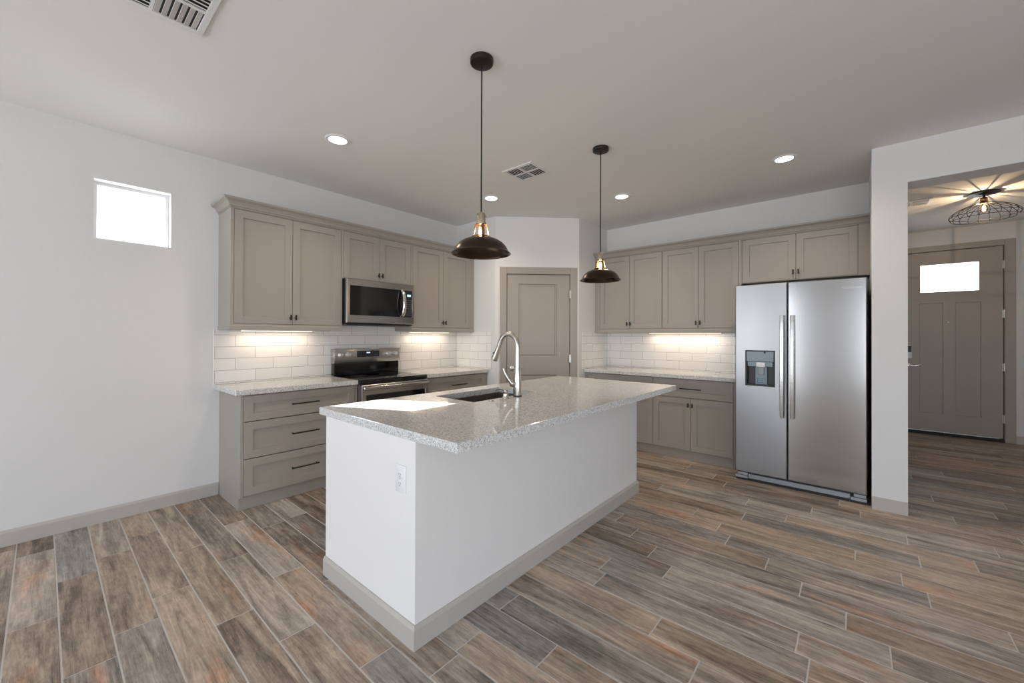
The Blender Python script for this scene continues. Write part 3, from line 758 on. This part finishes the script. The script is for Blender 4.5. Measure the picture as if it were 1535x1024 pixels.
# oven door
od = MB().panel(.004, w-.004, .215, .855, -.03, .028, [(.045, w-.045, .30, .765, [(.003, .003)])], ch=.004).build('oven_door', M['steel'], rg)
MB().box(.050, w-.050, -.0285, -.026, .305, .760).build('window', M['blackglass'], od)
m = MB(); m.box(.012, w-.012, -.062, -.034, .806, .842, .010, 3)
for x in (.05, w-.05): m.box(x-.012, x+.012, -.036, -.028, .814, .834)
m.build('handle', M['steel'], od)
MB().box(.004, w-.004, -.028, .028, .03, .208, .004).build('storage_drawer', M['steel'], rg)
# backguard
bz0, bz1 = .903, 1.168
by0 = D-.075
MB().box(.008, w-.008, by0+.012, D, bz0, 1.035, .003).build('riser', M['blackglass'], rg)
cp = MB().box(0, w, by0, D, 1.025, bz1, .005, 2).build('control_panel', M['steel'], rg)
MB().box(.240, .490, by0-.0015, by0+.002, 1.082, 1.144).build('display', M['blackplastic'], cp)
MB().box(.345, .385, by0-.0022, by0-.001, 1.120, 1.132).build('clock_digits', M['blue'], cp)
for i in range(3):
    for j in range(9):
        if i == 2 and 3 <= j <= 5: continue
        MB().box(.256+j*.026, .262+j*.026, by0-.0021, by0-.001, 1.092+i*.016, 1.096+i*.016).build('button', M['greyplastic'], cp)
for x in (.062, .142, .598, .682):
    k = MB().lathe([(0, 0), (.024, 0), (.024, .006), (.020, .008), (.018, .030), (.014, .033), (0, .033)], (x, by0, 1.110), 28, 'y').build('knob', M['knob'], cp)

# ------------------------------------------------------------------ refrigerator
fr = thing('refrigerator', 'tall stainless side-by-side refrigerator with water dispenser beside the column', 'refrigerator', (4.15, .850, 0), RR)
w = .908; fz0, fz1 = .080, 1.773; D = XR-4.15-.03
MB().box(.008, w-.008, .075, D, .03, 1.755, .004).build('case', M['dark'], fr)
gap = .398
dx0, dx1, dz0, dz1 = .081, .308, .866, 1.183
ld = MB().panel(0, gap-.004, fz0, fz1, 0, .072, [(dx0, dx1, dz0, dz1, [(.002, .002), (.006, .002), (.008, .062)])], ch=.006).build('freezer_door', M['steelwavedim'], fr)
rd = MB().panel(gap+.004, w, fz0, fz1, 0, .072, (), ch=.006).build('fridge_door', M['steeldoor'], fr)
# dispenser
m = MB(); m.box(dx0+.009, dx1-.009, .055, .0615, dz0+.009, dz1-.009); m.box(dx0+.0085, dx0+.012, .004, .055, dz0+.009, dz1-.009); m.box(dx1-.012, dx1-.0085, .004, .055, dz0+.009, dz1-.009)
m.box(dx0+.012, dx1-.012, .004, .055, dz0+.0085, dz0+.014)
m.build('dispenser_recess', M['blackplastic'], ld)
m = MB()
e_ = .009
m.box(dx0-.001, dx0+e_, -.0015, .004, dz0, dz1, .001); m.box(dx1-e_, dx1+.001, -.0015, .004, dz0, dz1, .001); m.box(dx0, dx1, -.0015, .004, dz0-.001, dz0+e_, .001); m.box(dx0, dx1, -.0015, .004, dz1-e_, dz1+.001, .001)
m.build('dispenser_bezel', M['blackplastic'], ld)
dp = MB().box(dx0+.010, dx1-.010, -.002, .02, 1.085, dz1-.010, .002).build('dispenser_panel', M['blueplastic'], ld)
MB().box(dx0+.016, dx1-.016, .004, .03, 1.040, 1.084, .003).build('panel_lip', M['blueplastic'], dp)
cx = dx0+.118
m = MB().box(cx-.034, cx+.034, -.001, .04, 1.035, 1.078, .006, 2); m.build('ice_chute', M['white'], ld)
m = MB().panel(cx-.044, cx+.046, .880, 1.036, .030, .054, [(cx-.030, cx+.032, .893, .935, [(.003, .012)])]); m.build('paddle', M['blueplastic'], ld)
MB().box(cx-.020, cx+.024, .010, .029, .965, 1.034, .004, 2).build('water_lever', M['greyplastic'], ld)
MB().lathe([(0, 0), (.009, 0), (.008, .002), (0, .002)], (dx0+.150, -.002, 1.165), 16, 'y').build('indicator', M['blackplastic'], dp)
def fhandle(x, par):
    m = MB(); pts = [(x, -.052, .615), (x, -.060, .75), (x, -.064, 1.05), (x, -.060, 1.35), (x, -.052, 1.488)]
    m.tube(pts, .0165, 4, smooth=False, sub=4, sq=(.55, 1.0))
    # square-section bar with pads
    for z in (.635, 1.468): m.box(x-.011, x+.011, -.055, .002, z-.02, z+.02, .003)
    m.build('handle', M['steel'], par)
def fbar(x, par):
    m = MB(); n = 14; prof = []
    for i in range(n+1):
        z = .612+(1.490-.612)*i/n; b = 1-((i-n/2)/(n/2))**2
        prof.append((z, -.040-.016*b))
    t = m
    for i in range(n):
        (za, ya), (zb, yb) = prof[i], prof[i+1]
        hw = .0155
        P = lambda sx, y, z: (x+sx*hw, y, z)
        t.face([P(-.75, ya, za), P(.75, ya, za), P(.75, yb, zb), P(-.75, yb, zb)], (0, -1, 0))
        t.face([P(-1, ya+.006, za), P(-.75, ya, za), P(-.75, yb, zb), P(-1, yb+.006, zb)], (-1, -1, 0))
        t.face([P(1, ya+.006, za), P(.75, ya, za), P(.75, yb, zb), P(1, yb+.006, zb)], (1, -1, 0))
        t.face([P(-1, ya+.006, za), P(-1, yb+.006, zb), P(-1, yb+.022, zb), P(-1, ya+.022, za)], (-1, 0, 0))
        t.face([P(1, ya+.006, za), P(1, yb+.006, zb), P(1, yb+.022, zb), P(1, ya+.022, za)], (1, 0, 0))
        t.face([P(-1, ya+.022, za), P(1, ya+.022, za), P(1, yb+.022, zb), P(-1, yb+.022, zb)], (0, 1, 0))
    for i, s_ in ((0, -1), (n, 1)):
        z, y = prof[i]; t.face([(x-.0155, y+.006, z), (x-.0116, y, z), (x+.0116, y, z), (x+.0155, y+.006, z), (x+.0155, y+.022, z), (x-.0155, y+.022, z)], (0, 0, s_))
    for z in (.632, 1.470): m.box(x-.012, x+.012, -.026, .0, z-.018, z+.018, .002)
    m.build('handle', M['steel'], par)
fbar(gap-.036, ld); fbar(gap+.036, rd)
# wordmark, upper right of the fridge door
cu = bpy.data.curves.new('wordmark', 'FONT'); cu.body = 'Whirlpool'; cu.size = .030; cu.extrude = .0006; cu.align_x = 'CENTER'
to = bpy.data.objects.new('wordmark', cu); COL.objects.link(to)
bpy.context.view_layer.update()
me = bpy.data.meshes.new_from_object(to.evaluated_get(bpy.context.evaluated_depsgraph_get())); bpy.data.objects.remove(to)
wm = bpy.data.objects.new('wordmark', me); COL.objects.link(wm); me.materials.clear(); me.materials.append(M['chrome'])
wm.parent = rd; wm.rotation_euler = (PI/2, 0, 0); wm.location = (.815, -.0007, 1.688)
# toe grille
m = MB(); m.box(.10, w-.10, .022, .06, .022, .062, .003); m.build('toe_grille', M['greyplastic'], fr)
m = MB(); m.box(.10, w-.10, .03, .07, .064, .079); m.build('grille_slot', M['blackplastic'], fr)
for (a, b2) in ((.0, .098), (w-.098, w)):
    m = MB(); m.box(a, b2, .004, .06, .022, .046, .003); m.box(a+.02, b2-.004 if a > .1 else b2, .008, .06, .050, .074, .002); m.build('hinge_cover', M['greyplastic'], fr)
for x in (.05, w-.05): MB().lathe([(0, 0), (.02, 0), (.02, .03), (0, .03)], (x, .10, 0), 16).build('foot', M['rubber'], fr)
for x in (.05, w-.05): MB().lathe([(0, 0), (.02, 0), (.02, .03), (0, .03)], (x, D-.06, 0), 16).build('foot', M['rubber'], fr)
MB().box(.004, w-.004, .02, .075, .004, .021).build('base_strip', M['blackplastic'], fr)

# ------------------------------------------------------------------ pendants
def pendant(lab, x, y):
    t = thing('pendant_lamp', lab, 'pendant lamp', (x, y, CE), 0, 'pendant lamps over the island')
    z = lambda v: v-CE
    MB().lathe([(0, -.028), (.050, -.028), (.058, -.024), (.060, -.018), (.060, -.0005), (0, -.0005)], (0, 0, 0), 40).build('canopy', M['canopy'], t)
    MB().tube([(0, 0, -.026), (0, 0, z(1.945))], .0038, 10).build('cord', M['black'], t)
    m = MB().lathe([(0, z(1.949)), (.008, z(1.947)), (.017, z(1.942)), (.021, z(1.935)), (.0205, z(1.915)), (.022, z(1.912)), (.022, z(1.895)), (.026, z(1.892)), (.026, z(1.885)), (0, z(1.885))], (0, 0, 0), 32)
    for s_ in (-1, 1): m.tube([(s_*.019, 0, z(1.930)), (s_*.033, 0, z(1.930))], .004, 8)
    m.build('socket', M['brass'], t)
    # open neck: ribs between two rings
    m = MB(); m.lathe([(.020, z(1.885)), (.027, z(1.885)), (.029, z(1.880)), (.025, z(1.878)), (.020, z(1.878))], (0, 0, 0), 32, closed=True)
    for k in range(4):
        a = PI/4+.25+k*PI/2
        P = [(r_*math.cos(a), r_*math.sin(a), z(q)) for r_, q in ((.0265, 1.883), (.031, 1.872), (.035, 1.850), (.040, 1.828), (.046, 1.817))]
        m.tube(P, .0052, 8, sub=3, sq=(.6, 1.6))
    m.build('neck_frame', M['copper'], t)
    o_ = [(.040, 1.823), (.050, 1.819), (.056, 1.812), (.072, 1.807), (.092, 1.799), (.112, 1.786), (.128, 1.769), (.138, 1.752), (.143, 1.741), (.150, 1.735), (.1545, 1.731)]
    i_ = [(.1535, 1.7295), (.148, 1.732), (.141, 1.738), (.136, 1.750), (.126, 1.767), (.110, 1.783), (.091, 1.796), (.071, 1.804), (.054, 1.809), (.040, 1.815)]
    MB().lathe([(r_, z(q)) for r_, q in o_+i_], (0, 0, 0), 64, closed=True).build('lamp_shade', M['bronze'], t)
    b = MB().lathe([(0, z(1.884)), (.013, z(1.882)), (.014, z(1.868)), (.022, z(1.848)), (.026, z(1.830)), (.022, z(1.812)), (.012, z(1.803)), (0, z(1.801))], (0, 0, 0), 28).build('bulb', M['bulbglass'], t)
    m = MB()
    for k in range(4):
        a = k*PI/2; m.tube([(.004*math.cos(a), .004*math.sin(a), z(1.866)), (.010*math.cos(a+.5), .010*math.sin(a+.5), z(1.842)), (.006*math.cos(a+1), .006*math.sin(a+1), z(1.818))], .0026, 6, sub=2)
    m.build('filament', M['bulb'], b)
    l = bpy.data.lights.new('pendant_bulb_light', 'POINT'); l.energy = E_PEND; l.color = WARM; l.shadow_soft_size = .012
    lo = bpy.data.objects.new('pendant_bulb_light', l); COL.objects.link(lo); lo.parent = t; lo.location = (0, 0, z(1.842))
pendant('dark bronze dome pendant over the near end of the island, the larger-looking one', 1.476, 1.478)
pendant('dark bronze dome pendant over the far end of the island, before the fridge-wall cabinets', 2.765, 1.485)

# ------------------------------------------------------------------ recessed ceiling lights
def can(lab, x, y):
    t = thing('recessed_light', lab, 'ceiling light', (x, y, CE), 0, 'recessed ceiling lights')
    MB().lathe([(.062, -.0045), (.066, -.007), (.082, -.006), (.088, -.001), (.088, -.0002), (.062, -.0002)], (0, 0, 0), 48, closed=True).build('trim_ring', M['white'], t)
    MB().lathe([(0, -.0035), (.0625, -.0035), (.0625, -.0005), (0, -.0005)], (0, 0, 0), 48).build('lens', M['can'], t)
    l = bpy.data.lights.new('recessed_lamp', 'SPOT'); l.energy = E_CAN*4; l.color = WARM2; l.spot_size = 2.4; l.spot_blend = .9; l.shadow_soft_size = .05
    o = bpy.data.objects.new('recessed_lamp', l); COL.objects.link(o); o.parent = t; o.location = (0, 0, -.02)
can('recessed ceiling light above the left wall cabinets, nearest to the left wall', 1.402, 2.892)
can('recessed ceiling light seen just right of the near pendant cord', 3.035, 2.894)
can('recessed ceiling light right of the far pendant cord, before the fridge wall', 3.863, 1.833)
can('recessed ceiling light in front of the refrigerator, closest to the column', 3.880, .445)

# ------------------------------------------------------------------ ceiling vents
def vent(lab, cx, cy, sx, sy, n, four=True):
    t = thing('ceiling_vent', lab, 'vent', (cx, cy, CE), 0, 'ceiling air vents')
    a, b = sx/2, sy/2; f = .026; zt, zb = -.0005, -.010
    m = MB()
    m.box(-a, a, -b, -b+f, zb, zt, .002); m.box(-a, a, b-f, b, zb, zt, .002); m.box(-a, -a+f, -b+f, b-f, zb, zt, .002); m.box(a-f, a, -b+f, b-f, zb, zt, .002)
    m.box(-.006, .006, -b+f, b-f, zb, zt); m.box(-a+f, a-f, -.006, .006, zb, zt)
    m.build('frame', M['vent'], t)
    MB().box(-a+f, a-f, -b+f, b-f, -.0015, zt).build('duct_opening', M['ventdark'], t)
    for qx in (-1, 1):
        for qy in (-1, 1):
            m = MB()
            x0, x1 = (.006, a-f) if qx > 0 else (-a+f, -.006); y0, y1 = (.006, b-f) if qy > 0 else (-b+f, -.006)
            along_x = (qx*qy < 0)
            for i in range(n):
                if along_x:
                    c = y0+(y1-y0)*(i+.5)/n; h = (y1-y0)/n*.40
                    m.face([(x0, c-h, -.0095), (x1, c-h, -.0095), (x1, c+h*.85, -.002), (x0, c+h*.85, -.002)], (0, -1*qy, -1)); m.box(x0, x1, c-h-.0008, c-h+.0012, -.0105, -.0085)
                else:
                    c = x0+(x1-x0)*(i+.5)/n; h = (x1-x0)/n*.40
                    m.face([(c-h, y0, -.0095), (c-h, y1, -.0095), (c+h*.85, y1, -.002), (c+h*.85, y0, -.002)], (-1*qx, 0, -1)); m.box(c-h-.0008, c-h+.0012, y0, y1, -.0105, -.0085)
            m.build('louvre', M['vent'], t)
vent('square white ceiling air vent between the two pendant cords', 2.742, 2.190, .285, .325, 6)
vent('white ceiling air vent cut off by the top left of the picture', .300, 2.195, .38, .37, 6)
vent('white ceiling air vent in the entry hall beside the wire lamp', 6.06, -.440, .25, .31, 6)

# ------------------------------------------------------------------ entry hall lamp
el = thing('ceiling_lamp', 'black wire cage ceiling lamp with glowing bulb in the entry hall', 'ceiling lamp', (6.075, -.957, CE))
MB().lathe([(0, -.022), (.05, -.022), (.058, -.018), (.108, -.012), (.110, -.0005), (0, -.0005)], (0, 0, 0), 44).build('canopy', M['canopy'], el)
MB().lathe([(0, -.045), (.010, -.045), (.010, -.020), (0, -.020)], (0, 0, 0), 16).build('stem', M['black'], el)
MB().lathe([(0, -.045), (.022, -.045), (.026, -.052), (.026, -.085), (.036, -.098), (.038, -.112), (.030, -.113), (0, -.100)], (0, 0, 0), 28).build('socket', M['copper'], el)
m = MB()
pr = [(.040, -.108), (.090, -.118), (.150, -.140), (.205, -.172), (.236, -.205), (.240, -.222), (.225, -.250)]
for k in range(20):
    a = 2*PI*k/20; m.tube([(r_*math.cos(a), r_*math.sin(a), q) for r_, q in pr], .0024, 6, sub=2)
for r_, q in ((.240, -.220), (.224, -.252)):
    m.tube([(r_*math.cos(2*PI*k/48), r_*math.sin(2*PI*k/48), q) for k in range(48)], .0026, 6, loop=True)
m.tube([(.040*math.cos(2*PI*k/24), .040*math.sin(2*PI*k/24), -.108) for k in range(24)], .003, 6, loop=True)
m.build('wire_shade', M['black'], el)
b = MB().lathe([(0, -.110), (.013, -.112), (.015, -.125), (.028, -.150), (.031, -.168), (.024, -.190), (.010, -.201), (0, -.203)], (0, 0, 0), 28).build('bulb', M['bulbglass'], el)
m = MB()
for k in range(4):
    a = k*PI/2; m.tube([(.004*math.cos(a), .004*math.sin(a), -.130), (.012*math.cos(a+.5), .012*math.sin(a+.5), -.155), (.006*math.cos(a+1), .006*math.sin(a+1), -.180)], .0026, 6, sub=2)
m.build('filament', M['bulb'], b)
l = bpy.data.lights.new('hall_bulb_light', 'POINT'); l.energy = E_ENTRY; l.color = WARM; l.shadow_soft_size = .0015
lo = bpy.data.objects.new('hall_bulb_light', l); COL.objects.link(lo); lo.parent = el; lo.location = (0, 0, -.156)
